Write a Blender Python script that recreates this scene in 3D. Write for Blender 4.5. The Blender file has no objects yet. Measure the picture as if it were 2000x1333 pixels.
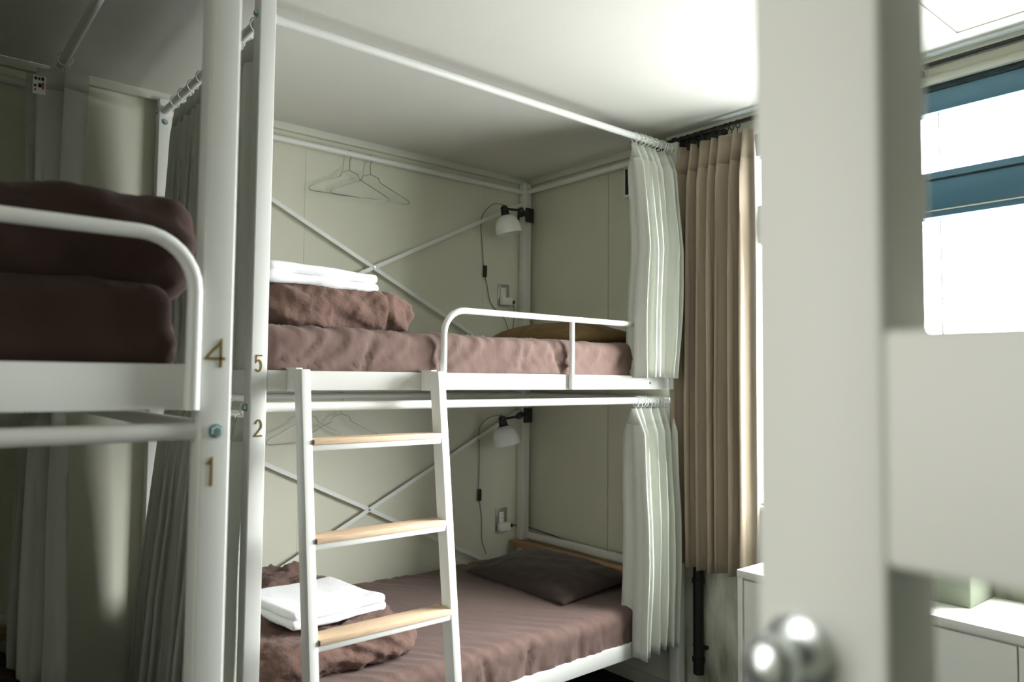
import bpy, bmesh, math, random
from mathutils import Vector, Matrix, noise
random.seed(7)
PI = math.pi
S = bpy.context.scene
COL = S.collection
EYE = 1.62                                   # camera height; heights below are given above the floor

# ------------------------------------------------------------------ camera
F_PX = 1449.93
yaw, pit, rol = [math.radians(a) for a in (50.132, 2.903, 0.533)]
fw = Vector((math.cos(pit)*math.cos(yaw), math.cos(pit)*math.sin(yaw), math.sin(pit)))
rt = Vector((math.sin(yaw), -math.cos(yaw), 0)); up = rt.cross(fw)
r2 = rt*math.cos(rol)+up*math.sin(rol); u2 = up*math.cos(rol)-rt*math.sin(rol)
cam = bpy.data.cameras.new('camera'); co = bpy.data.objects.new('camera', cam); COL.objects.link(co)
co.matrix_world = Matrix(((r2.x, u2.x, -fw.x, 0), (r2.y, u2.y, -fw.y, 0), (r2.z, u2.z, -fw.z, EYE), (0, 0, 0, 1)))
cam.sensor_width = 36; cam.lens = F_PX/2000*36; cam.clip_start = 0.02
cam.dof.use_dof = True; cam.dof.focus_distance = 3.0; cam.dof.aperture_fstop = 2.7
S.camera = co

# ------------------------------------------------------------------ world, lights, exposure
w = bpy.data.worlds.new('sky'); S.world = w; w.use_nodes = True
bg = w.node_tree.nodes['Background']; bg.inputs[0].default_value = (0.985, 0.965, 0.99, 1); bg.inputs[1].default_value = 1.0
WN = w.node_tree.nodes; WL = w.node_tree.links          # overcast sky above, darker ground below the horizon
wtc = WN.new('ShaderNodeTexCoord'); wsx = WN.new('ShaderNodeSeparateXYZ'); wmr = WN.new('ShaderNodeMapRange')
wmr.inputs[1].default_value = -.10; wmr.inputs[2].default_value = .12; wmr.inputs[3].default_value = 18.0; wmr.inputs[4].default_value = 50.0
WL.new(wtc.outputs['Generated'], wsx.inputs[0]); WL.new(wsx.outputs['Z'], wmr.inputs[0]); WL.new(wmr.outputs[0], bg.inputs[1])
def area(name, loc, target, sx, sy, power, col):
    l = bpy.data.lights.new(name, 'AREA'); l.shape = 'RECTANGLE'; l.size = sx; l.size_y = sy; l.energy = power; l.color = col
    o = bpy.data.objects.new(name, l); COL.objects.link(o); o.location = loc
    o.rotation_euler = (Vector(target)-Vector(loc)).to_track_quat('-Z', 'Y').to_euler()
    return o
pt = area('window_portal', (3.30, 1.42, 1.90), (0.0, 1.42, 1.90), 2.2, 1.9, 1, (1, 1, 1)); pt.data.cycles.is_portal = True
cl_ = area('door_fill_light', (-0.80, 0.62, 1.7), (0.45, 0.25, 1.5), 0.7, 1.2, 8.5, (1.0, 0.99, 0.95)); cl_.data.spread = math.radians(125)  # added unseen fill aimed at the door face; no real source there
S.view_settings.view_transform = 'Standard'; S.view_settings.look = 'None'
S.view_settings.exposure = -0.12; S.view_settings.gamma = 1.0; S.view_settings.use_curve_mapping = False
S.cycles.max_bounces = 10; S.cycles.diffuse_bounces = 7; S.cycles.transparent_max_bounces = 12

# ------------------------------------------------------------------ materials
def mat(name, col, rough=0.6, metal=0.0, spec=0.4, bump=None, vary=None, trans=0.0, sheen=0.0, wood=False, wave=None, coat=0.0):
    m = bpy.data.materials.new(name); m.use_nodes = True; nt = m.node_tree; N = nt.nodes; L = nt.links
    b = N['Principled BSDF']; out = N['Material Output']
    b.inputs['Base Color'].default_value = (*col, 1); b.inputs['Roughness'].default_value = rough
    b.inputs['Metallic'].default_value = metal; b.inputs['Specular IOR Level'].default_value = spec
    b.inputs['Sheen Weight'].default_value = sheen; b.inputs['Sheen Roughness'].default_value = 0.5
    b.inputs['Coat Weight'].default_value = coat
    tc = N.new('ShaderNodeTexCoord')
    if vary:                                   # (scale, amount, stretch)
        mp = N.new('ShaderNodeMapping'); mp.inputs['Scale'].default_value = vary[2]; L.new(tc.outputs['Object'], mp.inputs[0])
        nz = N.new('ShaderNodeTexNoise'); nz.inputs['Scale'].default_value = vary[0]; nz.inputs['Detail'].default_value = 6
        L.new(mp.outputs[0], nz.inputs['Vector'])
        rp = N.new('ShaderNodeValToRGB'); k = vary[1]
        rp.color_ramp.elements[0].position = 0.3; rp.color_ramp.elements[1].position = 0.72
        rp.color_ramp.elements[0].color = (col[0]*(1-k), col[1]*(1-k), col[2]*(1-k*1.1), 1)
        rp.color_ramp.elements[1].color = (min(1, col[0]*(1+k*.5)), min(1, col[1]*(1+k*.5)), min(1, col[2]*(1+k*.5)), 1)
        L.new(nz.outputs['Fac'], rp.inputs[0]); L.new(rp.outputs[0], b.inputs['Base Color'])
    last = None
    for (sc, st, dist, stretch) in (bump or []):
        mp = N.new('ShaderNodeMapping'); mp.inputs['Scale'].default_value = stretch; L.new(tc.outputs['Object'], mp.inputs[0])
        nz = N.new('ShaderNodeTexNoise'); nz.inputs['Scale'].default_value = sc; nz.inputs['Detail'].default_value = 5
        L.new(mp.outputs[0], nz.inputs['Vector'])
        bp = N.new('ShaderNodeBump'); bp.inputs['Strength'].default_value = st; bp.inputs['Distance'].default_value = dist
        L.new(nz.outputs['Fac'], bp.inputs['Height'])
        if last: L.new(last.outputs[0], bp.inputs['Normal'])
        last = bp
    if last: L.new(last.outputs[0], b.inputs['Normal'])
    if trans:
        t = N.new('ShaderNodeBsdfTranslucent'); t.inputs[0].default_value = (*col, 1)
        mx = N.new('ShaderNodeMixShader'); mx.inputs[0].default_value = trans
        L.new(b.outputs[0], mx.inputs[1]); L.new(t.outputs[0], mx.inputs[2]); L.new(mx.outputs[0], out.inputs[0])
    return m
ONE = (1, 1, 1)
M = {}
M['wall'] = mat('painted wall', (0.66, 0.662, 0.545), 0.75, bump=[(60, .25, .002, ONE), (6, .1, .003, ONE)], vary=(1.6, .07, (1, 1, .6)))
M['wall_dirty'] = mat('stained wall paint', (0.54, 0.555, 0.46), 0.75, bump=[(60, .25, .002, ONE)], vary=(7.0, .62, (1.5, 1.5, .45)))
M['ceiling'] = mat('ceiling paint', (0.69, 0.69, 0.635), 0.8, bump=[(90, .3, .0015, ONE)], vary=(1.2, .04, ONE))
M['wall_bounce_cut'] = mat('olive grey bounce cut', (0.20, 0.205, 0.15), 0.8, bump=[(60, .25, .002, ONE)])  # unseen walls given a dark colour to cut bounced light
M['trim'] = mat('trim paint', (0.60, 0.61, 0.52), 0.6)
M['floor'] = mat('dark carpet tile', (0.012, 0.02, 0.035), 0.9, bump=[(300, .5, .003, ONE)], vary=(40, .4, ONE))
M['steel'] = mat('white powder coated steel', (0.74, 0.75, 0.71), 0.38, spec=.5, bump=[(250, .05, .0005, ONE)])
M['door'] = mat('glossy door paint', (0.74, 0.75, 0.70), 0.5, spec=.5, bump=[(30, .03, .001, ONE)])
M['curtain'] = mat('pale green curtain cloth', (0.66, 0.68, 0.615), 0.9, bump=[(400, .25, .0006, (1, 1, 1))], trans=.05, sheen=.1)
M['tan'] = mat('tan curtain cloth', (0.35, 0.285, 0.21), 0.9, bump=[(400, .25, .0006, ONE)], trans=.04, sheen=.1)
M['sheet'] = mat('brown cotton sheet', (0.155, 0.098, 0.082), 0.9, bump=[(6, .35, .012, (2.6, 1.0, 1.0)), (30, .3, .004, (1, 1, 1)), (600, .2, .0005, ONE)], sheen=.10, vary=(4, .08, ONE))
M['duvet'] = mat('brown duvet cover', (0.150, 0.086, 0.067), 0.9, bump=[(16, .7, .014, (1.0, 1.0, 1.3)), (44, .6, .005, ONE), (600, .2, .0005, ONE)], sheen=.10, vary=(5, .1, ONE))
M['shade_sheet'] = mat('shade darkened brown cotton', (0.050, 0.028, 0.021), 0.9, spec=.2, bump=[(9, .35, .012, (1.0, 3.5, 1.0)), (30, .3, .004, (1, 2, 1)), (600, .2, .0005, ONE)], sheen=.05, vary=(4, .15, ONE))  # brown bedding with the left bunk's shade put into the colour
M['pillow'] = mat('shade darkened brown pillowcase', (0.050, 0.030, 0.024), 0.85, bump=[(14, .4, .01, ONE), (600, .2, .0005, ONE)], sheen=.15)  # pillowcase colour lowered to hold the shade at the bed head
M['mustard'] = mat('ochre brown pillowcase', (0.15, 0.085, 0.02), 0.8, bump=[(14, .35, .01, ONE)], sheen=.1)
M['towel'] = mat('white terry towel', (0.86, 0.87, 0.88), 0.95, bump=[(350, .5, .002, ONE), (25, .3, .006, ONE)], sheen=.2)
M['wood'] = mat('pale ash tread', (0.72, 0.53, 0.36), 0.5, bump=[(40, .1, .001, (1, 12, 12))], vary=(18, .16, (1, 14, 14)))
M['wood_dark'] = mat('varnished shelf wood', (0.42, 0.25, 0.12), 0.45, vary=(14, .25, (14, 1, 14)))
M['zinc'] = mat('zinc bolt', (0.42, 0.58, 0.60), 0.3, metal=.9)
M['wire'] = mat('steel wire', (0.30, 0.31, 0.29), 0.3, metal=1)
M['chrome'] = mat('satin chrome', (0.84, 0.88, 0.88), 0.33, metal=1)
M['black'] = mat('black plastic', (0.015, 0.016, 0.015), 0.4)
M['shade'] = mat('white enamel lampshade', (0.82, 0.84, 0.80), 0.25, spec=.6)
M['cord'] = mat('grey cord', (0.10, 0.10, 0.09), 0.6)
M['plate'] = mat('brushed socket plate', (0.42, 0.42, 0.38), 0.35, metal=.8)
M['plastic'] = mat('white plastic', (0.80, 0.80, 0.76), 0.4)
M['blue'] = mat('blue window frame', (0.055, 0.155, 0.225), 0.4, spec=.5, vary=(3, .12, ONE))
M['grime'] = mat('peeling dark frame top', (0.018, 0.035, 0.045), 0.7, vary=(60, .9, (1, .5, 3)))
M['iron'] = mat('black iron', (0.02, 0.018, 0.016), 0.5, metal=.3)
M['brass'] = mat('brass numeral', (0.36, 0.25, 0.08), 0.35, metal=.9)
M['box'] = mat('grey green box', (0.26, 0.29, 0.22), 0.7)
M['ring'] = mat('clear white ring plastic', (0.80, 0.85, 0.82), 0.25)
M['ink'] = mat('label ink', (0.03, 0.03, 0.03), 0.8); M['red'] = mat('label red', (0.45, 0.04, 0.05), 0.8)
g = bpy.data.materials.new('window glass'); g.use_nodes = True; nt = g.node_tree; nt.nodes.clear()
o_ = nt.nodes.new('ShaderNodeOutputMaterial'); t_ = nt.nodes.new('ShaderNodeBsdfTransparent'); gl = nt.nodes.new('ShaderNodeBsdfGlossy')
gl.inputs['Roughness'].default_value = .02; mx = nt.nodes.new('ShaderNodeMixShader'); mx.inputs[0].default_value = .06
t_.inputs[0].default_value = (.96, .98, .97, 1)
nt.links.new(t_.outputs[0], mx.inputs[1]); nt.links.new(gl.outputs[0], mx.inputs[2]); nt.links.new(mx.outputs[0], o_.inputs[0]); M['glass'] = g

# ------------------------------------------------------------------ helpers
def link(name, me, m, parent=None, loc=(0, 0, 0), rz=0.0, smooth=None):
    if m: me.materials.clear(); me.materials.append(m)
    if smooth is not None:
        for p in me.polygons: p.use_smooth = True
        if smooth < 3: me.set_sharp_from_angle(angle=smooth)
    o = bpy.data.objects.new(name, me); COL.objects.link(o)
    o.location = loc; o.rotation_euler = (0, 0, rz)
    if parent: o.parent = parent
    return o
def from_bm(name, bm, m, parent=None, loc=(0, 0, 0), rz=0.0, smooth=0.6):
    bmesh.ops.recalc_face_normals(bm, faces=bm.faces)
    me = bpy.data.meshes.new(name); bm.to_mesh(me); bm.free()
    return link(name, me, m, parent, loc, rz, smooth)
def tag(o, label=None, cat=None, group=None, kind=None):
    if label: o['label'] = label
    if cat: o['category'] = cat
    if group: o['group'] = group
    if kind: o['kind'] = kind
    return o
def empty(name, loc=(0, 0, 0), rz=0.0, parent=None):
    o = bpy.data.objects.new(name, None); COL.objects.link(o); o.location = loc; o.rotation_euler = (0, 0, rz)
    o.empty_display_size = .1
    if parent: o.parent = parent
    return o
def add_box(bm, a, b, bev=0.0, seg=2, mx=None):
    x0, y0, z0 = a; x1, y1, z1 = b
    r = bmesh.ops.create_cube(bm, size=1.0)
    vs = r['verts']
    for v in vs:
        v.co = Vector(((x0+x1)/2+v.co.x*(x1-x0), (y0+y1)/2+v.co.y*(y1-y0), (z0+z1)/2+v.co.z*(z1-z0)))
    if bev > 0:
        es = list({e for v in vs for e in v.link_edges})
        rr = bmesh.ops.bevel(bm, geom=es, offset=bev, segments=seg, affect='EDGES', profile=.5)
        vs = [e for e in rr['verts']] + [v for v in vs if v.is_valid]
        vs = list({v for v in vs if v.is_valid})
    if mx is not None:
        for v in vs: v.co = mx @ v.co
    return vs
def box(name, a, b, m, parent=None, bev=0.003, seg=2):
    bm = bmesh.new(); add_box(bm, a, b, bev, seg)
    return from_bm(name, bm, m, parent)
def add_tube(bm, pts, r, n=12, cap=True):
    pts = [Vector(p) for p in pts]; rings = []
    t0 = (pts[1]-pts[0]).normalized()
    ref = Vector((0, 0, 1)) if abs(t0.z) < .9 else Vector((0, 1, 0))
    nrm = t0.cross(ref).normalized()
    for i, p in enumerate(pts):
        if i == 0: t = t0
        elif i == len(pts)-1: t = (pts[i]-pts[i-1]).normalized()
        else: t = ((pts[i+1]-p).normalized()+(p-pts[i-1]).normalized()).normalized()
        nrm = (nrm-t*nrm.dot(t)).normalized(); bi = t.cross(nrm)
        rr = r[i] if isinstance(r, (list, tuple)) else r
        rings.append([bm.verts.new(p+nrm*(rr*math.cos(2*PI*k/n))+bi*(rr*math.sin(2*PI*k/n))) for k in range(n)])
    for a, b in zip(rings, rings[1:]):
        for k in range(n): bm.faces.new((a[k], a[(k+1) % n], b[(k+1) % n], b[k]))
    if cap: bm.faces.new(rings[0][::-1]); bm.faces.new(rings[-1])
def tube(name, pts, r, m, parent=None, n=12):
    bm = bmesh.new(); add_tube(bm, pts, r, n); return from_bm(name, bm, m, parent, smooth=.9)
def smooth_path(pts, k=8):
    P = [Vector(p) for p in pts]; P = [P[0]*2-P[1]]+P+[P[-1]*2-P[-2]]; out = []
    for i in range(1, len(P)-2):
        a, b, c, d = P[i-1:i+3]
        for j in range(k):
            t = j/k; out.append(.5*((2*b)+(c-a)*t+(2*a-5*b+4*c-d)*t*t+(3*b-a-3*c+d)*t**3))
    out.append(P[-2]); return out
def lathe(bm, prof, n=32, mx=None):
    rings = []
    for r, z in prof:
        rings.append([bm.verts.new((r*math.cos(2*PI*k/n), r*math.sin(2*PI*k/n), z)) for k in range(n)])
    for a, b in zip(rings, rings[1:]):
        for k in range(n): bm.faces.new((a[k], a[(k+1) % n], b[(k+1) % n], b[k]))
    if mx is not None:
        for rg in rings:
            for v in rg: v.co = mx @ v.co
    return rings
def orient(loc, axis):
    q = Vector((0, 0, 1)).rotation_difference(Vector(axis)); return Matrix.Translation(loc) @ q.to_matrix().to_4x4()
def bolt(name, loc, axis, r, parent, hexa=True):
    bm = bmesh.new(); mx = orient(loc, axis)
    lathe(bm, [(0.0005, 0), (r*1.25, 0), (r*1.25, .0018), (r, .0018)], 24, mx)
    lathe(bm, [(r, .0018), (r, r*.75), (r*.8, r*.95), (.0005, r*.95)], 6, mx)
    lathe(bm, [(r*.3, r*.95), (r*.3, r*1.1), (.0005, r*1.1)], 12, mx)
    return from_bm(name, bm, M['zinc'], parent, smooth=.5)
def arc(c, r, a0, a1, n=6):
    return [(c[0]+r*math.cos(a0+(a1-a0)*i/n), c[1]+r*math.sin(a0+(a1-a0)*i/n)) for i in range(n+1)]

# ------------------------------------------------------------------ the setting
XR, YB, XL, YF, H = 3.137, 3.59, -0.85, -2.30, 2.90
def struct(o): o['kind'] = 'structure'; return o
struct(box('floor', (XL-.1, -2.4, -.1), (XR+.15, YB+.1, 0), M['floor'], bev=0))
struct(box('ceiling', (XL-.1, YF-.1, H), (XR+.15, YB+.1, H+.1), M['ceiling'], bev=0))
wb = struct(box('wall_back', (XL-.1, YB+.008, 0), (XR+.15, YB+.1, H), M['wall'], bev=0))
seams = [XL, -.72, .44, 1.60, 2.762, XR]
for a, b in zip(seams, seams[1:]):
    box('panel', (a+.0004, YB, 0), (b-.0004, YB+.0085, H), M['wall'], wb, bev=.0005, seg=1)
bm = bmesh.new()                              # window wall: one slab with its opening
WY0, WY1, WZ0, WZ1 = .40, 2.45, 1.04, 2.80
for a, b in (((XR+.008, WY1, 0), (XR+.12, YB+.1, H)), ((XR+.008, YF-.1, 0), (XR+.12, WY0, H)),
             ((XR+.008, WY0, 0), (XR+.12, WY1, WZ0)), ((XR+.008, WY0, WZ1), (XR+.12, WY1, H))):
    add_box(bm, a, b)
wr = struct(from_bm('wall_right', bm, M['wall']))
for a, b, mm in (((2.902, 0), (YB, H), 'wall'), ((WY1, 0), (2.898, H), 'wall'), ((1.2, 0), (WY1-.001, WZ0), 'wall_dirty'),
                 ((WY0, 0), (1.199, WZ0), 'wall_dirty'), ((WY0, WZ1), (WY1-.001, H), 'wall'), ((YF, 0), (WY0-.001, H), 'wall')):
    box('panel', (XR, a[0]+.0008, a[1]), (XR+.0085, b[0]-.0008, b[1]), M[mm], wr, bev=.0008, seg=1)
struct(box('wall_left', (XL-.1, YF-.1, 0), (XL, YB+.1, H), M['wall_bounce_cut'], bev=0))
struct(box('wall_front', (XL-.1, YF-.1, 0), (XR+.12, YF, H), M['wall_bounce_cut'], bev=0))
struct(box('wall_partition', (.44, YF, 0), (.54, -.43, H), M['wall'], bev=0))
def cove(name, a, b):
    o = box(name, a, b, M['trim'], bev=.004); return struct(o)
cove('trim_1', (XL, YB-.03, H-.038), (XR, YB, H)); cove('trim_2', (XR-.03, WY1, H-.038), (XR, YB-.03, H))
cove('trim_3', (XR-.045, YF, H-.020), (XR, WY1, H)); struct(box('trim_4', (XR-.03, WY0, H-.10), (XR, WY1+.0, H-.07), M['trim'], bev=.003))
struct(box('baseboard_back', (XL, YB-.012, 0), (XR, YB, .07), M['trim'], bev=.003))
struct(box('baseboard_right', (XR-.012, YF, 0), (XR, YB-.012, .07), M['trim'], bev=.003))
# ceiling access hatch
h = box('ceiling_hatch', (2.49, .55, H-.004), (2.93, .995, H), M['ceiling'], bev=.002)
tag(h, 'square white access hatch panel in the ceiling near the window', 'hatch')
for a, b in (((2.475, .535, H-.007), (2.487, 1.01, H)), ((2.933, .535, H-.007), (2.945, 1.01, H)), ((2.487, .998, H-.007), (2.933, 1.01, H)), ((2.487, .535, H-.007), (2.933, .547, H))):
    box('hatch_frame', a, b, M['trim'], h, bev=.001, seg=1)

# window
wn = struct(empty('window_1', (XR, 1, WZ0)))
def wp(name, a, b, m, bev=.003): 
    o = box(name, a, b, m, None, bev); o.parent = wn; o.matrix_parent_inverse = Matrix.Translation(-Vector(wn.location)); return o
X0 = XR-.004
wp('frame_head', (X0, WY0, 2.692), (XR+.06, WY1, 2.775), M['blue'])
wp('frame_head_top', (X0-.004, WY0, 2.775), (XR+.06, WY1, 2.805), M['grime'])
wp('mid_rail', (X0, WY0, 2.296), (XR+.06, 2.36, 2.452), M['blue'])
wp('mid_rail', (X0-.012, WY0, 2.27), (XR+.05, 2.36, 2.298), M['blue'])
wp('drip_edge', (X0-.016, WY0, 2.292), (X0, 2.36, 2.297), M['trim'], .001)
wp('groove_strip', (X0-.006, WY0, 2.418), (X0+.001, 2.36, 2.424), M['grime'], .001)
wp('jamb', (X0, 2.36, WZ0), (XR+.06, WY1, 2.692), M['blue'])
wp('jamb', (X0, WY0, WZ0), (XR+.06, WY0+.07, 2.692), M['blue'])
wp('mullion', (XR+.03, 1.148, WZ0), (XR+.04, 1.152, 2.692), M['trim'], .0005)
wp('frame_sill', (X0-.03, WY0, WZ0-.02), (XR+.06, WY1, WZ0+.0), M['trim'])
for z0, z1 in ((WZ0, 2.27), (2.452, 2.692)):
    for y0, y1 in ((WY0+.07, 1.148), (1.152, 2.36)):
        wp('pane', (XR+.033, y0, z0), (XR+.037, y1, z1), M['glass'], 0)

# entrance door leaf standing open right beside the camera
DX0, DX1 = .45, .522
d = struct(empty('door_1', (DX0, -.42, 0)))
def dp(name, a, b, m=M['door'], bev=.004, seg=3):
    o = box(name, a, b, m, None, bev, seg); o.parent = d; o.matrix_parent_inverse = Matrix.Translation(-Vector(d.location)); return o
dp('stile', (DX0, .196, 0.01), (DX1, .281, 2.06)); dp('stile', (DX0, -.42, .01), (DX1, -.33, 2.06))
dp('rail', (DX0, -.33, 1.512), (DX1, .196, 1.651)); dp('rail', (DX0, -.33, 1.95), (DX1, .196, 2.06)); dp('rail', (DX0, -.33, .01), (DX1, .196, .95))
bm = bmesh.new(); mx = orient((DX0, .250, EYE-.171), (-1, 0, 0))
lathe(bm, [(.0005, 0), (.0235, 0), (.0235, .004), (.019, .007), (.010, .009), (.0085, .018), (.011, .022), (.0165, .027), (.0185, .034), (.0175, .041), (.012, .046), (.0005, .0475)], 40, mx)
k = from_bm('door_knob', bm, M['chrome'], None, smooth=.9); k.parent = d; k.matrix_parent_inverse = Matrix.Translation(-Vector(d.location)); k['label'] = 'round satin chrome knob'
for z in (.3, 1.0, 1.75):
    dp('hinge', (DX0-.006, -.432, z), (DX0+.01, -.405, z+.09), M['chrome'], .002)

# dark pipe under the window
bm = bmesh.new(); add_tube(bm, [(XR-.034, 2.262, .18), (XR-.034, 2.262, 1.03)], .026, 16)
for z in (.24, .62, 1.0): add_tube(bm, [(XR-.034, 2.262, z), (XR-.034, 2.262, z+.02)], .031, 16)
p = from_bm('wall_pipe', bm, M['iron'], smooth=.9); tag(p, 'black vertical pipe on the stained wall under the tan curtain', 'pipe')
for z in (.3, .9): box('bracket', (XR-.03, 2.225, z), (XR, 2.30, z+.015), M['iron'], p, bev=.001)
# vent
v = box('wall_vent', (XR-.016, 2.60, EYE+1.02), (XR, 2.772, EYE+1.195), M['plastic'], bev=.003)
tag(v, 'small white framed vent high on the headboard wall by the upper curtain', 'vent')
box('grille', (XR-.018, 2.615, EYE+1.035), (XR-.013, 2.757, EYE+1.18), M['iron'], v, bev=0)

# ------------------------------------------------------------------ bunk beds
L_, W_, P_ = 2.225, 1.245, .055
Z = lambda z: EYE+z
def numeral(ch, height, width, parent, mx, wid=.0042):
    """thin sans-serif numeral built of strokes; local x right, y up"""
    if ch == '4': strokes = [[(.78, 0), (.78, 1), (.0, .33), (1.0, .33)]]
    elif ch == '1': strokes = [[(.25, .82), (.62, 1.0), (.62, 0)]]
    elif ch == '5': strokes = [[(.92, 1), (.22, 1), (.16, .56)]+arc((.45, .32), .38, 2.35, -2.5, 12)[0:]]
    else: strokes = [arc((.5, .70), .36, 2.9, -.5, 10)+[(.05, 0), (.98, 0)]]
    bm = bmesh.new()
    for st in strokes:
        pts = [Vector((x*width, y*height)) for x, y in st]; L = []; R = []
        for i, p in enumerate(pts):
            a = (pts[i]-pts[i-1]).normalized() if i else None; b = (pts[i+1]-p).normalized() if i < len(pts)-1 else None
            t = (a+b).normalized() if a and b else (a or b); nn = Vector((-t.y, t.x)); sc = 1.0
            if a and b: sc = min(2.2, 1/max(.3, nn.dot(Vector((-a.y, a.x)))))
            L.append(p+nn*wid/2*sc); R.append(p-nn*wid/2*sc)
        for i in range(len(pts)-1):
            q = [L[i], L[i+1], R[i+1], R[i]]
            lo = [bm.verts.new(mx @ Vector((c.x, c.y, 0))) for c in q]; hi = [bm.verts.new(mx @ Vector((c.x, c.y, .0022))) for c in q]
            bm.faces.new(hi); bm.faces.new(lo[::-1])
            for j in range(4): bm.faces.new((lo[j], lo[(j+1) % 4], hi[(j+1) % 4], hi[j]))
    return from_bm('numeral', bm, M['brass'], parent, smooth=.2)
def make_bunk(loc, rz, label):
    b = empty('bunk_bed', loc, rz); tag(b, label, 'bunk bed')
    for x in (0, L_-P_):
        for y in (0, W_-P_):
            po = box('post', (x, y, 0), (x+P_, y+P_, Z(1.245)), M['steel'], b, bev=.005, seg=3)
    for zt in (.020, -1.226):
        zb = zt-.066 if zt > 0 else zt-.07
        box('side_rail', (P_, .0, Z(zb)), (L_-P_, .03, Z(zt)), M['steel'], b, .003)
        box('side_rail', (P_, W_-.03, Z(zb)), (L_-P_, W_, Z(zt)), M['steel'], b, .003)
        box('end_rail', (.0, P_, Z(zb-(.014 if zt > 0 else 0))), (.03, W_-P_, Z(zt)), M['steel'], b, .003)
        box('end_rail', (L_-.03, P_, Z(zb)), (L_, W_-P_, Z(zt)), M['steel'], b, .003)
        bm = bmesh.new()
        for i in range(16):
            x = .06+i*(L_-.18)/15; add_box(bm, (x, .03, Z(zt)-.028), (x+.06, W_-.03, Z(zt)-.012), .002, 1)
        o = from_bm('slat_base', bm, M['steel'], b)
        # headboard: white bar and a varnished shelf behind the pillow
        box('headboard_bar', (L_-.032, P_, Z(zt)+.238), (L_-.002, W_-P_, Z(zt)+.278), M['steel'], b, .003)
        sh = box('headboard_shelf', (L_-.115, P_-.01, Z(zt)+.196), (L_-.034, W_-.002, Z(zt)+.228), M['wood_dark'], b, .002); sh['label'] = 'varnished brown wooden shelf'
    for zr in (1.19, -.10):
        tube('curtain_rod', [(P_*.9, .025, Z(zr)), (L_-P_*.9, .025, Z(zr))], .016, M['steel'], b, 20)
        tube('hanging_rod', [(P_*.9, W_-.027, Z(zr)), (L_-P_*.9, W_-.027, Z(zr))], .016, M['steel'], b, 20)
        tube('curtain_rod', [(.027, P_*.9, Z(zr)), (.027, W_-P_*.9, Z(zr))], .016, M['steel'], b, 20)
        tube('end_rod', [(L_-.027, P_*.9, Z(zr)), (L_-.027, W_-P_*.9, Z(zr))], .016, M['steel'], b, 20)
        bolt('bolt', (0, .027, Z(zr)), (-1, 0, 0), .0105, b)
        bolt('bolt', (0, W_-.027, Z(zr)), (-1, 0, 0), .0105, b)
    bolt('bolt', (.027, W_-P_, Z(1.14)), (0, -1, 0), .0105, b)
    for zc, hh in ((.595, .525), (-.705, .52)):      # cross braces at the wall side
        for s, dy in ((1, .0), (-1, .006)):
            a = Vector((P_*.8, 0, -s*hh)); c = Vector((L_-P_*.8, 0, s*hh)); dvec = (c-a).normalized(); nn = Vector((-dvec.z, 0, dvec.x))*.0105
            bm = bmesh.new(); vs = []
            for y in (0, .005):
                for q in (a-nn, c-nn, c+nn, a+nn): vs.append(bm.verts.new((q.x, W_-.036+dy+y, Z(zc)+q.z)))
            for f in ((0, 1, 2, 3), (7, 6, 5, 4), (0, 4, 5, 1), (1, 5, 6, 2), (2, 6, 7, 3), (3, 7, 4, 0)): bm.faces.new([vs[i] for i in f])
            from_bm('cross_brace', bm, M['steel'], b, smooth=.3)
        bolt('bolt', (L_/2, W_-.036, Z(zc)), (0, -1, 0), .006, b)
    return b
BED_R = (.875, 2.34); BED_L = (.482, 1.38)
bunk_r = make_bunk((*BED_R, 0), 0, 'white steel bunk bed numbered 5 and 2 along the back wall, ladder on its front')
bunk_l = make_bunk((*BED_L, 0), PI/2, 'white steel bunk bed numbered 4 and 1 in the left foreground')
bm = bmesh.new()
def face_mx(x, y, z): return Matrix(((1, 0, 0, x), (0, 0, -1, y), (0, 1, 0, z), (0, 0, 0, 1)))   # glyph plane facing -Y
bm.free()
def child_world(o, parent):
    o.parent = parent; o.matrix_parent_inverse = (Matrix.Translation(parent.location) @ Matrix.Rotation(parent.rotation_euler.z, 4, 'Z')).inverted(); return o
for ch, x, z, y, bed, wd in (('4', .433, .0155, 1.38, bunk_l, .035), ('1', .436, -.198, 1.38, bunk_l, .021), ('5', .8875, .0185, 2.34, bunk_r, .026), ('2', .891, -.190, 2.34, bunk_r, .027)):
    o = numeral(ch, .048, wd, None, face_mx(x, y, Z(z)), .0048 if ch in '41' else .0042); child_world(o, bed)
    o['label'] = 'brass numeral %s' % ch
# guard rails
def guard(xa, xb, yy, zt, zb, bed, mid=None, axis='x', left=True, right=True):
    R = .095; pts = []
    if left: pts += [(xa, zb)]+[(xa+R-R*math.cos(t), zt-R+R*math.sin(t)) for t in [i*PI/2/8 for i in range(9)]]
    else: pts += [(xa, zt)]
    if right: pts += [(xb-R+R*math.sin(t), zt-R+R*math.cos(t)) for t in [i*PI/2/8 for i in range(9)]]+[(xb, zb)]
    else: pts += [(xb, zt)]
    bm = bmesh.new(); add_tube(bm, [(x, yy, Z(z)) for x, z in pts], .0128, 16)
    o = child_world(from_bm('guard_rail', bm, M['steel'], smooth=.9), bed)
    for m_ in (mid or []):
        q = tube('guard_bar', [(m_, yy, Z(zt)), (m_, yy, Z(zb))], .0118, M['steel'], None, 14); child_world(q, bed)
guard(1.606, 2.975, 2.326, .262, -.045, bunk_r, mid=[2.285])
guard(-.70, .408, 1.366, .245, -.060, bunk_l, mid=[-.15])
for x in (2.42, 2.83):                         # two small screws on the upper frame
    o = bolt('screw', (x, 2.34, Z(-.015)), (0, -1, 0), .0045, None); child_world(o, bunk_r)

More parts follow.
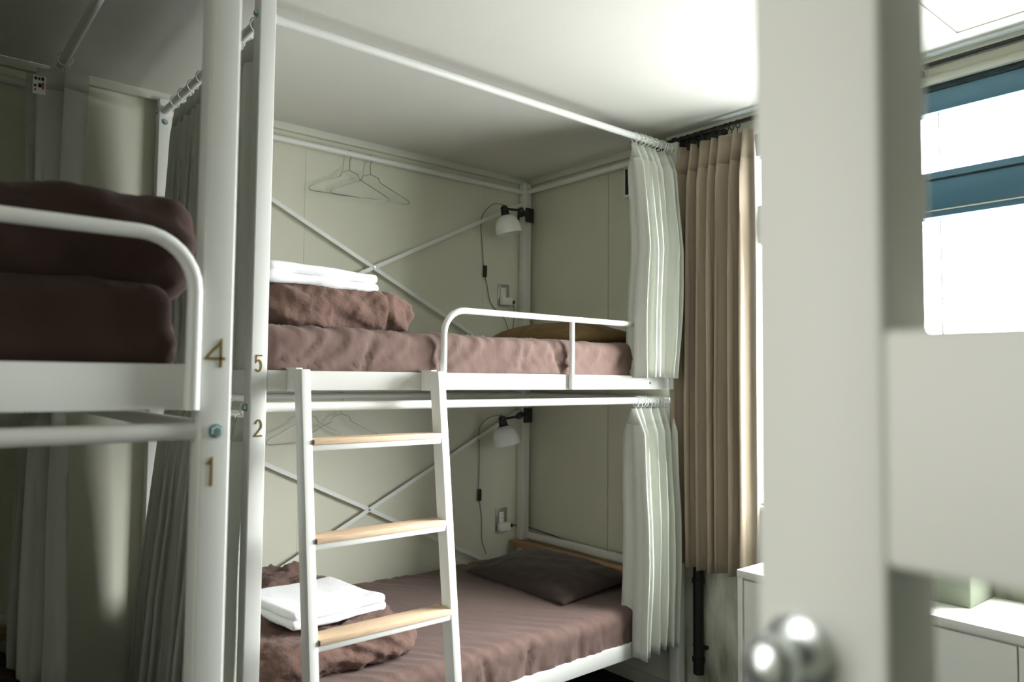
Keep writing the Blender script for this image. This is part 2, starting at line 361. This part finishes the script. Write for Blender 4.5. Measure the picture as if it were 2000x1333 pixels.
# ladder hooked on the upper frame
lad = empty('bunk_ladder', (1.264, 2.22, 0)); tag(lad, 'white steel ladder with three pale wooden treads leaning on the upper bunk frame', 'ladder')
def lw(o): o.parent = lad; o.matrix_parent_inverse = Matrix.Translation(-Vector(lad.location)); return o
k_ = .120
def ly(z): return 2.22+k_*z if z < 0 else 2.22
for x0 in (.992, 1.511):
    x1 = x0+.031; bm = bmesh.new()
    vs = []
    for z in (-EYE+.002, .024):
        yy = 2.22+k_*z
        for (x, y) in ((x0, yy), (x1, yy), (x1, yy+.056), (x0, yy+.056)): vs.append(bm.verts.new((x, y, Z(z))))
    for f in ((3, 2, 1, 0), (4, 5, 6, 7), (0, 1, 5, 4), (1, 2, 6, 5), (2, 3, 7, 6), (3, 0, 4, 7)): bm.faces.new([vs[i] for i in f])
    bmesh.ops.bevel(bm, geom=list(bm.edges), offset=.0025, segments=2, affect='EDGES', profile=.5)
    st = lw(from_bm('stile', bm, M['steel']))
    hk = lw(box('hook', (x0+.002, 2.27, Z(-.047)), (x0+.026, 2.338, Z(.0235)), M['steel'], bev=.002))
    lw(box('hook', (x0+.002, 2.27, Z(.0235)), (x0+.026, 2.376, Z(.0285)), M['steel'], bev=.001))
for zt, zn in ((-.196, 0), (-.497, 1), (-.795, 2)):
    y0 = ly(zt)-.006
    t = lw(box('tread', (1.024, y0, Z(zt)-.018), (1.510, y0+.082, Z(zt)), M['wood'], bev=.002)); t['label'] = 'pale wooden tread'
    u = lw(box('tread_support', (1.0235, y0+.005, Z(zt)-.037), (1.5105, y0+.075, Z(zt)-.0185), M['steel'], bev=.0015))
    lw(box('end_cap', (1.0232, y0-.0012, Z(zt)-.0165), (1.0265, y0+.002, Z(zt)-.003), M['ink'], bev=0))

# ------------------------------------------------------------------ soft goods
def ridge(p, s, st, off=0.0):
    v = noise.noise(Vector((p[0]*s*st[0]+off, p[1]*s*st[1]+off*.7, p[2]*s*st[2])))
    return 1-abs(v)*2.2
def soft_box(name, a, b, r, step, m, disp, parent=None):
    c = [(a[i]+b[i])/2 for i in range(3)]; h = [(b[i]-a[i])/2 for i in range(3)]
    n = [max(4, int(2*h[i]/step)) for i in range(3)]
    V = {}; vs = []; fs = []
    def vid(i, j, k):
        key = (i, j, k)
        if key in V: return V[key]
        p = [(-1+2*q/n[t])*h[t] for t, q in enumerate((i, j, k))]
        inn = [max(-(h[t]-r[t]), min(h[t]-r[t], p[t])) for t in range(3)]
        d_ = [(p[t]-inn[t])/r[t] for t in range(3)]; ln = math.sqrt(sum(x*x for x in d_)) or 1
        nn = [x/ln for x in d_]; P = [inn[t]+r[t]*nn[t] for t in range(3)]
        N = Vector(nn); wpos = Vector([c[t]+P[t] for t in range(3)])
        q = disp(wpos, N, [P[t]/h[t] for t in range(3)])
        vs.append(wpos+q); V[key] = len(vs)-1; return V[key]
    for ax in range(3):
        u, v_ = [(1, 2), (2, 0), (0, 1)][ax]
        for side in (0, n[ax]):
            for i in range(n[u]):
                for j in range(n[v_]):
                    q = []
                    for (di, dj) in ((0, 0), (1, 0), (1, 1), (0, 1)):
                        ijk = [0, 0, 0]; ijk[ax] = side; ijk[u] = i+di; ijk[v_] = j+dj; q.append(vid(*ijk))
                    fs.append(q if side else q[::-1])
    me = bpy.data.meshes.new(name); me.from_pydata([tuple(x) for x in vs], [], fs)
    return link(name, me, m, parent, smooth=9)
def fold(p, c, wdt): return math.exp(-((p-c)/wdt)**2)

# mattresses in fitted brown sheets
def mattress(bed, zt, label, seed, tug):
    ox, oy = bed; rot = bed == BED_L
    x0, x1, y0, y1 = .045, L_-.045, (.085 if rot else .014), W_-.045
    def disp(p, N, f):
        q = Vector(p)
        side = (1-abs(N.z))
        # vertical tugs on the sides, fanning wrinkles towards the edges of the top
        s_ = q.x if not rot else q.y
        t_ = q.y if not rot else q.x
        w1 = ridge((s_+.25*math.sin(q.z*9+seed), 0, q.z*.25), 15, (1, 1, 1), seed)
        d1 = (max(0, w1-.35))*.017*side+max(0, ridge((s_+.3*q.z, 0, q.z*.4), 42, (1, 1, 1), seed+9)-.5)*.006*side
        edge = math.exp(-max(0, min(abs(f[1] if not rot else f[1])*1.0, 1)-0)*0) if False else 1
        e_ = (abs(f[1])**3)
        w2 = ridge((s_*1.0+t_*.75, t_*.12, 0), 12, (1, 1, 1), seed+5)
        d2 = max(0, w2-.4)*.020*(1-side)*(.06+.94*e_)
        low = noise.noise(q*3+Vector((seed, 0, 0)))*.006
        d3 = 0
        for (c0, sl, wd, am) in tug: d3 -= am*fold(s_+sl*(q.z-Z(zt)), c0, wd)*side
        return N*(d1+d2+d3+low*.6)
    o = soft_box('mattress', (x0, y0, Z(zt)-.030), (x1, y1, Z(zt)+.148), (.045, .045, .045), .013, M['shade_sheet'] if rot else M['sheet'], lambda p, N, f: disp(Vector((p.x+ox, p.y+oy, p.z)) if not rot else Vector((ox-p.y, oy+p.x, p.z)), N, f))
    o.location = (ox, oy, 0); o.rotation_euler = (0, 0, PI/2 if rot else 0)
    tag(o, label, 'mattress'); return o
mattress(BED_R, .020, 'mattress in brown sheet on the upper bunk behind the ladder, folded duvet on it', 1.3, [(1.28, -.35, .012, .012), (1.62, .2, .02, .010), (2.26, .5, .02, .013), (2.02, -.1, .012, .006)])
mattress(BED_R, -1.226, 'mattress in brown sheet on the lower bunk under number 2', 4.1, [(2.06, -.2, .012, .015), (1.86, .2, .012, .010), (2.36, -.1, .010, .008), (2.52, .15, .010, .006)])
mattress(BED_L, .020, 'mattress in shade-darkened brown sheet on the upper left bunk numbered 4', 7.7, [])
mattress(BED_L, -1.226, 'mattress in shade-darkened brown sheet on the lower left bunk numbered 1', 9.7, [])

def duvet_disp(seed, am=.016, creases=(), bulge=.02, taper=None):
    def f(p, N, q):
        a = ridge((p.x+p.z*1.2, p.y, p.z), 7, (1, 1, 1.3), seed); b = ridge((p.x-p.z*.6, p.y*1.3, p.z), 17, (1, 1, 1), seed+3)
        d_ = (a-.5)*am+max(0, b-.3)*am*.5+max(0, ridge((p.x+p.z*.9, p.y*.8, p.z), 34, (1, 1, 1), seed+6)-.35)*am*.35+noise.noise(p*4+Vector((seed, 0, 0)))*bulge
        for (ax, c, wd, amt, sl) in creases:
            v = p[ax]+sl*(p.z-EYE); d_ -= amt*fold(v, c, wd)
        out = N*d_
        if taper: out += taper(p, N, q)
        return out
    return f
dv = soft_box('folded_duvet', (.955, 2.405, Z(.158)), (1.545, 3.25, Z(.325)), (.095, .06, .085), .012, M['duvet'],
    duvet_disp(2.2, .019, [(0, 1.435, .010, .014, .10)], .010, lambda p, N, q: Vector((0, 0, -.045*max(0, (p.x-1.30)/.25)**1.6*(q[2]+1)/2))))
tag(dv, 'brown duvet folded into a thick block on the upper bunk of bed 5', 'duvet')
def lt(p, N, q): return Vector((0, 0, (.02*max(0, q[1])-.03*max(0, -q[1]))*(q[2]+1)/2))
dv = soft_box('folded_duvet', (.955, 2.47, Z(-1.095)), (1.63, 3.50, Z(-.915)), (.13, .15, .09), .012, M['duvet'],
    duvet_disp(5.6, .027, [(1, 3.02, .05, .035, 0)], .020, lt))
tag(dv, 'crumpled brown duvet folded at the foot of the lower bunk of bed 2', 'duvet')
dv = soft_box('folded_duvet', (-.35, 1.445, Z(.145)), (.440, 2.10, Z(.335)), (.055, .06, .088), .014, M['shade_sheet'], duvet_disp(8.1, .012, [], .012))
tag(dv, 'shade-darkened brown duvet folded on the upper left bunk behind its guard rail', 'duvet')

def towel(loc, rz, size, th, label, seed, tilt=(0, 0)):
    o = empty('folded_towel', loc, rz); 
    o.rotation_euler = (tilt[0], tilt[1], rz)
    sx, sy = size
    for i in range(2):
        z0 = i*th/2
        def f(p, N, q): return N*(noise.noise(p*9+Vector((seed+i*3, 0, 0)))*.006+noise.noise(p*60)*.0012)+Vector((0, 0, noise.noise(Vector((p.x*3+seed, p.y*3, 0)))*.008))
        soft_box('layer', (-sx/2+.004*i, -sy/2, z0), (sx/2-.006*i, sy/2-.004*i, z0+th/2+.004), (th*.27, th*.27, th*.27), .011, M['towel'], f, o)
    tag(o, label, 'towel'); return o
towel((1.165, 2.615, Z(.322)), .0, (.43, .40), .068, 'thick white towel folded on the brown duvet of the upper bunk', 1.0, (0.02, .02))
towel((1.325, 2.80, Z(-.925)), .12, (.42, .40), .060, 'flat white towel folded on the crumpled duvet of the lower bunk', 6.0, (-.02, 0.02))

def pillow(name, loc, rz, size, m, label, seed, tilt=0):
    sx, sy, sz = size; n = 44; vs = []; fs = []
    for s in (1, -1):
        for i in range(n+1):
            for j in range(n+1):
                u = -1+2*i/n; v_ = -1+2*j/n
                hgt = max(0, (1-abs(u)**2.6))**.55*max(0, (1-abs(v_)**2.6))**.55
                pin = 1-.07*(abs(u)**3)*(1-abs(v_))-.0
                x = sx/2*u*(1-.05*(1-abs(v_)**2)*abs(u)**4); y = sy/2*v_*(1-.06*(1-abs(u)**2)*abs(v_)**4)
                z = s*sz/2*hgt*(1.15 if s > 0 else .65)
                e_ = (abs(u)**4+abs(v_)**4)
                z += s*hgt*(ridge((x+y*.4, y, 0), 9, (1, 1, 1), seed)-.4)*.012*(.4+e_)
                vs.append((x, y, z))
        o_ = 0 if s > 0 else (n+1)**2
        for i in range(n):
            for j in range(n):
                q = (o_+i*(n+1)+j, o_+(i+1)*(n+1)+j, o_+(i+1)*(n+1)+j+1, o_+i*(n+1)+j+1); fs.append(q if s > 0 else q[::-1])
    me = bpy.data.meshes.new(name); me.from_pydata(vs, [], fs)
    bm = bmesh.new(); bm.from_mesh(me); bmesh.ops.remove_doubles(bm, verts=bm.verts, dist=.0004); bm.to_mesh(me); bm.free()
    o = link(name, me, m, None, loc, rz, 9); o.rotation_euler = (0, tilt, rz); tag(o, label, 'pillow'); return o
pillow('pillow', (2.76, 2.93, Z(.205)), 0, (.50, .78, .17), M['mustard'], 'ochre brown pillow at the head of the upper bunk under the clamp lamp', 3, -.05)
pillow('pillow', (2.74, 2.97, Z(-1.045)), 0, (.52, .80, .14), M['pillow'], 'brown pillow, shade put into its colour, at the head of the lower bunk', 5, -.08)

# ------------------------------------------------------------------ curtains
def curtain(name, origin, along, span_t, span_b, zt, zb, N, At, Ab, label, m, seed=0, lean=0.0, rings=None, ring_r=.0255, rod_z=None, group=None, sharp=.75, edge=0, flare=1.0, hookgap=.012, ringmat=None, pin0=.35):
    """cloth hung along 'along' from origin; spans are distances along the rod at top and bottom"""
    al = Vector(along).normalized(); pe = Vector((al.y, -al.x, 0)); O = Vector(origin)
    rnd = random.Random(seed); per = 14; nS = N*per; nZ = 30; vs = []; fs = []
    ja = [rnd.uniform(.75, 1.2) for _ in range(N*2+3)]; jb = [rnd.uniform(-.25, .25) for _ in range(N*2+3)]
    cum = [0.0]
    for _ in range(N*2): cum.append(cum[-1]+rnd.uniform(.45, 1.7))
    for iz in range(nZ+1):
        t = iz/nZ; te = t**flare; z = zt+(zb-zt)*t
        a0 = span_t[0]+(span_b[0]-span_t[0])*te; a1 = span_t[1]+(span_b[1]-span_t[1])*te
        A = At+(Ab-At)*min(1, t*1.6)**.8
        pinch = pin0+(1-pin0)*min(1, t/.10)
        for i in range(nS+1):
            s = i/nS; ph = s*N; k = int(min(ph*2, N*2)); 
            fr = ph*2-k; amp = ja[k]*(1-fr)+ja[k+1]*fr
            si = math.sin(2*PI*ph); v_ = (1-sharp)*si+sharp*(2/PI)*math.asin(max(-1, min(1, si)))
            u_ = a0+(a1-a0)*((cum[k]+(cum[min(k+1, N*2)]-cum[k])*fr)/cum[-1])+(a1-a0)/N*.20*math.sin(4*PI*ph+.6)*min(1, t*3)+(a1-a0)/N*(jb[k]*(1-fr)+jb[k+1]*fr)*t*.8
            if s < .5/N and edge: v_ *= 1; u_ -= edge*(1-s*N*2)
            off = A*amp*v_*pinch+noise.noise(Vector((s*N*.9+seed, t*2.3, 0)))*.02*t+lean*(min(1, t*2.2) if lean > 0 else t)
            z_ = z+(.004*math.sin(7*s+seed) if iz == nZ else 0)
            p = O+al*u_+pe*off; vs.append((p.x, p.y, z_))
    for iz in range(nZ):
        for i in range(nS):
            a = iz*(nS+1)+i; fs.append((a, a+1, a+nS+2, a+nS+1))
    me = bpy.data.meshes.new(name); me.from_pydata(vs, [], fs); o = link(name, me, m, smooth=9)
    so = o.modifiers.new('thickness', 'SOLIDIFY'); so.thickness = .0022; so.offset = 0
    tag(o, label, 'curtain', group)
    # heading tape band and stitched hem read as slightly thicker strips of the same cloth
    vb = []; fb = []
    for lo, hi in ((0, 2),):
        for i in range(nS+1):
            for iz in (lo, hi): vb.append(vs[iz*(nS+1)+i])
        for i in range(nS): fb.append((2*i, 2*i+1, 2*i+3, 2*i+2))
    me2 = bpy.data.meshes.new('heading_tape'); me2.from_pydata(vb, [], fb); hb = link('heading_tape', me2, m, o, smooth=9)
    so = hb.modifiers.new('thickness', 'SOLIDIFY'); so.thickness = .0034; so.offset = 0
    if rings:
        first = None
        for u_ in rings:
            c = O+al*u_; c.z = rod_z-ring_r+.0165+.003
            if first is None:
                bm = bmesh.new(); n1 = 28
                pts = [(0, ring_r*math.cos(2*PI*q/n1), ring_r*math.sin(2*PI*q/n1)) for q in range(n1+1)]
                add_tube(bm, pts, .0026, 8, cap=False)
                add_tube(bm, [(0, 0, -ring_r), (0, 0, -ring_r-.020)], .0022, 6)
                first = from_bm('ring', bm, ringmat or M['ring'], o, smooth=.9); r_ = first
            else:
                r_ = bpy.data.objects.new('ring', first.data); COL.objects.link(r_); r_.parent = o
            r_.location = c; r_.rotation_euler = (0, rnd.uniform(-.12, .12), math.atan2(al.y, al.x)+rnd.uniform(-.22, .22))
    return o
def spread(a, b, n, seed=0):
    r = random.Random(seed); return [a+(b-a)*(i+.0)/(n-1)+r.uniform(-.004, .004) for i in range(n)]
# bed 5, head end of the front rod (upper and lower)
curtain('bed_curtain', (2.72, 2.365, 0), (1, 0, 0), (0.0, .305), (-.065, .235), Z(1.150), Z(.012), 6, .062, .082, 'pale green pleated curtain gathered at the right end of the upper bunk', M['curtain'], 11, rings=spread(.03, .29, 10, 1), rod_z=Z(1.19), lean=.07)
curtain('bed_curtain', (2.715, 2.362, 0), (1, 0, 0), (0.0, .315), (-.03, .28), Z(-.138), Z(-1.28), 6, .068, .088, 'pale green pleated curtain gathered at the right end of the lower bunk', M['curtain'], 23, rings=spread(.03, .30, 12, 2), rod_z=Z(-.10), lean=.03)
# bed 5, foot end (seen through the aisle between the beds)
curtain('bed_curtain', (.902, 2.40, 0), (0, 1, 0), (0.02, .98), (0.0, 1.09), Z(1.150), Z(.004), 11, .020, .042, 'green curtain across the foot end of the upper bunk of bed 5', M['curtain'], 31, rings=spread(.04, .96, 9, 3), rod_z=Z(1.19))
curtain('bed_curtain', (.902, 2.40, 0), (0, 1, 0), (0.02, .98), (0.0, 1.10), Z(-.138), Z(-1.33), 11, .020, .055, 'green curtain across the foot end of the lower bunk of bed 2', M['curtain'], 37, rings=spread(.03, .96, 9, 4), rod_z=Z(-.10), lean=-.05)
# bed 4, wall end of the aisle-side rod
c4 = curtain('bed_curtain', (.455, 3.17, 0), (0, 1, 0), (0.0, .27), (0.0, .28), Z(1.150), Z(.004), 3, .11, .088, 'dark green curtain with a white care label bunched at the wall end of bed 4', M['curtain'], 41, rings=spread(.01, .26, 5, 5), rod_z=Z(1.19), pin0=.95)
curtain('bed_curtain', (.455, 3.16, 0), (0, 1, 0), (0.0, .30), (0.0, .32), Z(-.138), Z(-1.34), 3, .07, .090, 'dark green curtain bunched at the wall end of lower bunk number 1', M['curtain'], 43, rings=spread(.01, .28, 5, 6), rod_z=Z(-.10), pin0=.8)
# care label on the curtain of bed 4
cl = box('care_label', (.350, 3.120, Z(1.010)), (.390, 3.1215, Z(1.078)), M['plastic'], None, bev=0); child_world(cl, c4); cl['label'] = 'white care label with small printed symbols'
for (dx, dz, ww, hh, mm) in ((.005, .052, .010, .010, 'ink'), (.019, .052, .007, .010, 'ink'), (.030, .052, .010, .012, 'ink'), (.020, .026, .012, .014, 'ink'), (.034, .020, .006, .026, 'red'), (.004, .026, .009, .008, 'ink'), (.006, .012, .006, .006, 'ink')):
    q = box('print_mark', (.350+dx*.85, 3.1185, Z(1.010)+dz), (.350+dx*.85+ww*.85, 3.1202, Z(1.010)+dz+hh), M[mm], None, bev=0); child_world(q, cl)
# window curtain
wr_o = empty('curtain_rail', (XR-.08, 1.0, Z(1.235))); tag(wr_o, 'long black curtain rail fixed above the window', 'curtain rail')
q = tube('rod', [(XR-.085, 2.44, Z(1.232)), (XR-.085, -.45, Z(1.232))], .011, M['iron'], None, 14); child_world(q, wr_o)
for y in (2.36, 1.2, .0):
    q = box('bracket', (XR-.095, y-.014, Z(1.222)), (XR-.0, y+.014, Z(1.246)), M['iron'], None, bev=.002); child_world(q, wr_o)
q = box('shade_block', (XR-.075, 2.10, Z(1.168)), (XR, 2.52, Z(1.243)), M['iron'], None, bev=.004); child_world(q, wr_o)  # added dark block standing in for the shaded window head
q = box('end_stop', (XR-.10, 2.44, Z(1.217)), (XR-.07, 2.475, Z(1.247)), M['iron'], None, bev=.004); child_world(q, wr_o)
curtain('window_curtain', (XR-.085, 2.335, 0), (0, -1, 0), (0.0, .43), (0.0, .435), Z(1.185), Z(-.905), 7, .058, .072, 'tan pleated curtain hanging full length beside the window', M['tan'], 53, rings=[.02, .06, .105, .15, .22, .28, .31, .345], rod_z=Z(1.223), ring_r=.0185, ringmat=M['iron'])

# ------------------------------------------------------------------ wire hangers
def hanger(loc, rz, label, group=None, tilt=0):
    o = empty('wire_hanger', loc, rz)
    o.rotation_euler = (tilt, 0, rz)
    # local: hook wraps the rod, origin at the top inside of the hook
    hook = [(.018*math.cos(a)-.0, 0, -.018+.0185*math.sin(a)) for a in [math.radians(d_) for d_ in range(200, -41, -20)]]
    hook += [(.008, 0, -.042), (0, 0, -.055), (0, 0, -.112)]
    tube('hook', [Vector(p) for p in hook], .0023, M['wire'], o, 8)
    pts = [(0, 0, -.112), (.045, 0, -.128), (.052, 0, -.150), (.066, 0, -.158), (.205, 0, -.225), (.222, 0, -.237), (.221, 0, -.250), (.205, 0, -.255), (0, 0, -.252)]
    body = pts+[(-x, y, z) for x, y, z in pts[-2::-1]]
    tube('shoulder_wire', body, .0023, M['wire'], o, 8)
    tag(o, label, 'hanger', group); return o
hanger((1.832, 3.563, Z(1.210)), -.10, 'left of the two wire hangers on the upper rod', 'wire hangers on the upper rod', tilt=-.10)
hanger((1.955, 3.563, Z(1.210)), -.14, 'right of the two wire hangers on the upper rod', 'wire hangers on the upper rod', tilt=-.14)
hanger((1.812, 3.563, Z(-.080)), -.06, 'right of the two wire hangers seen behind the ladder', 'wire hangers behind the ladder', tilt=-.10)
hanger((1.625, 3.563, Z(-.080)), .03, 'left of the two wire hangers seen behind the ladder', 'wire hangers behind the ladder', tilt=-.14)

# ------------------------------------------------------------------ clamp lamps, sockets
def lamp(dz, label, sw_z, cord_pts):
    o = empty('clamp_lamp', (3.04, 3.52, Z(1.045)+dz)); tag(o, label, 'lamp')
    def cw(c): return child_world(c, o)
    # clamp jaws on the post
    bm = bmesh.new(); z = Z(1.04)+dz
    add_box(bm, (3.030, 3.500, z-.052), (3.098, 3.514, z+.040), .006); add_box(bm, (3.034, 3.586, z-.03), (3.05, 3.589, z+.03), .001)
    add_box(bm, (3.028, 3.500, z-.012), (3.043, 3.586, z+.014), .004); cw(from_bm('clamp', bm, M['black']))
    bm = bmesh.new(); add_tube(bm, [(3.045, 3.500, z-.002), (2.99, 3.455, z-.004), (2.93, 3.435, z-.006), (2.80, 3.430, z-.018)], .0075, 10)
    lathe(bm, [(.0005, -.016), (.015, -.012), (.018, 0), (.015, .012), (.0005, .016)], 16, orient((2.93, 3.435, z-.006), (0, -1, 0)))
    lathe(bm, [(.0005, -.019), (.018, -.014), (.022, 0), (.018, .014), (.0005, .019)], 16, orient((2.795, 3.430, z-.018), (0, -1, 0)))
    cw(from_bm('arm', bm, M['black'], smooth=.9))
    ax = Vector((.20, -.10, -1)).normalized(); c = Vector((2.795, 3.430, z-.022))
    bm = bmesh.new(); lathe(bm, [(.0005, 0), (.017, .001), (.024, .006), (.025, .030), (.030, .036), (.030, .040), (.0005, .040)], 24, orient(c, ax))
    cw(from_bm('socket', bm, M['black'], smooth=.7))
    bm = bmesh.new()
    prof = [(.020, .034), (.034, .040), (.050, .050), (.062, .064), (.0715, .084), (.077, .110), (.0785, .140), (.0805, .150), (.0785, .151), (.0765, .142), (.075, .112), (.069, .086), (.060, .068), (.048, .054), (.033, .045), (.020, .040)]
    lathe(bm, prof, 48, orient(c, ax)); s = cw(from_bm('lamp_shade', bm, M['shade'], smooth=1.2)); s['label'] = 'white enamel bell shade'
    bm = bmesh.new(); lathe(bm, [(.0005, .040), (.013, .042), (.013, .06), (.026, .085), (.030, .105), (.022, .125), (.0005, .132)], 20, orient(c, ax)); cw(from_bm('bulb', bm, M['plastic'], smooth=1.2))
    cw(tube('cord', smooth_path(cord_pts), .0022, M['cord'], None, 6))
    sx, sy = cord_pts_at(cord_pts, sw_z)
    cw(box('cord_switch', (sx-.011, sy-.016, sw_z-.036), (sx+.011, sy+.002, sw_z+.036), M['black'], None, bev=.004))
    return o
def cord_pts_at(pts, z):
    for a, b in zip(pts, pts[1:]):
        if min(a[2], b[2]) <= z <= max(a[2], b[2]):
            t = (z-a[2])/((b[2]-a[2]) or 1); return a[0]+(b[0]-a[0])*t, a[1]+(b[1]-a[1])*t
    return pts[0][0], pts[0][1]
def zz(l): return [(x, y, Z(z)) for x, y, z in l]
lamp(0, 'white clamp lamp with black arm on the corner post over the upper bunk', Z(.655), zz([(2.795, 3.43, 1.045), (2.76, 3.50, 1.055), (2.735, 3.572, .99), (2.738, 3.582, .90), (2.752, 3.582, .76), (2.765, 3.582, .655), (2.79, 3.582, .56), (2.815, 3.582, .47), (2.87, 3.58, .415), (2.93, 3.575, .36), (2.97, 3.57, .25), (2.98, 3.55, .20), (3.0, 3.585, .30), (3.012, 3.585, .42), (2.995, 3.585, .478)]))
lamp(-1.262, 'white clamp lamp with black arm on the corner post over the lower bunk', Z(-.70), zz([(2.795, 3.43, -.215), (2.75, 3.50, -.235), (2.735, 3.572, -.30), (2.742, 3.582, -.42), (2.742, 3.582, -.58), (2.742, 3.582, -.70), (2.765, 3.582, -.84), (2.77, 3.582, -.97), (2.80, 3.578, -1.06)]))
def socket(z, label):
    o = box('wall_socket', (2.876, YB-.007, z-.068), (2.966, YB, z+.068), M['plate'], None, bev=.002); tag(o, label, 'socket')
    q = box('outlet_insert', (2.902, YB-.011, z-.05), (2.938, YB-.005, z+.045), M['plastic'], None, bev=.002); child_world(q, o)
    for dz_ in (.028, .005):
        for dx in (.013, .021): child_world(box('slot', (2.902+dx, YB-.0115, z+dz_), (2.904+dx, YB-.0105, z+dz_+.009), M['ink'], None, bev=0), q)
    ad = box('power_adapter', (2.884, YB-.045, z-.066), (2.966, YB-.0115, z-.018), M['plastic'], None, bev=.005)
    pl = box('plug', (2.966, YB-.032, z-.052), (2.996, YB-.012, z-.032), M['black'], None, bev=.004); child_world(pl, ad)
    return ad
a1 = socket(Z(.522), 'brushed metal wall socket beside the upper bunk pillow'); tag(a1, 'white adapter plugged into the socket above the upper bunk pillow', 'adapter')
a2 = socket(Z(-.866), 'brushed metal wall socket low on the wall by the lower bunk pillow'); tag(a2, 'white adapter plugged into the socket above the lower bunk pillow', 'adapter')
q = tube('cord', smooth_path(zz([(2.994, 3.568, -.908), (3.02, 3.5865, -.915), (3.09, 3.5865, -.93), (3.122, 3.56, -.935), (3.128, 3.3, -.955), (3.128, 3.05, -.975), (3.128, 2.8, -1.0)])), .0028, M['black'], None, 6); child_world(q, a2)

# ------------------------------------------------------------------ low cabinet along the window, box on it
CX0, CX1, CY0, CY1, CZ = 2.70, 3.105, -.20, 1.775, .845
cb = empty('low_cabinet', (CX0, CY1, 0)); tag(cb, 'long low white cabinet standing under the window', 'cabinet')
def cc(o): return child_world(o, cb)
cc(box('body', (CX0+.02, CY0, .04), (CX1, CY1, CZ-.03), M['door'], None, .003))
cc(box('cabinet_top', (CX0-.002, CY0-.005, CZ-.03), (CX1, CY1+.003, CZ), M['door'], None, .003))
cc(box('plinth', (CX0+.05, CY0+.02, 0), (CX1-.02, CY1-.02, .04), M['steel'], None, .002))
cc(box('face_frame', (CX0, CY1-.022, .04), (CX0+.021, CY1, CZ-.03), M['door'], None, .001)); cc(box('face_frame', (CX0, CY0, .04), (CX0+.021, CY0+.022, CZ-.03), M['door'], None, .001))
ys = [CY1-.026-i*(CY1-CY0-.052)/4 for i in range(5)]
for a, b in zip(ys, ys[1:]):
    dd = cc(box('cabinet_door', (CX0+.001, b+.002, .055), (CX0+.0195, a-.003, CZ-.038), M['door'], None, .002))
bx = box('storage_box', (2.872, .972, CZ), (3.09, 1.42, CZ+.26), M['box'], None, .006, 3); tag(bx, 'grey green box standing on the white cabinet under the window', 'box')
ld = box('lid', (2.866, .966, CZ+.26), (3.096, 1.426, CZ+.282), M['box'], bx, .004)
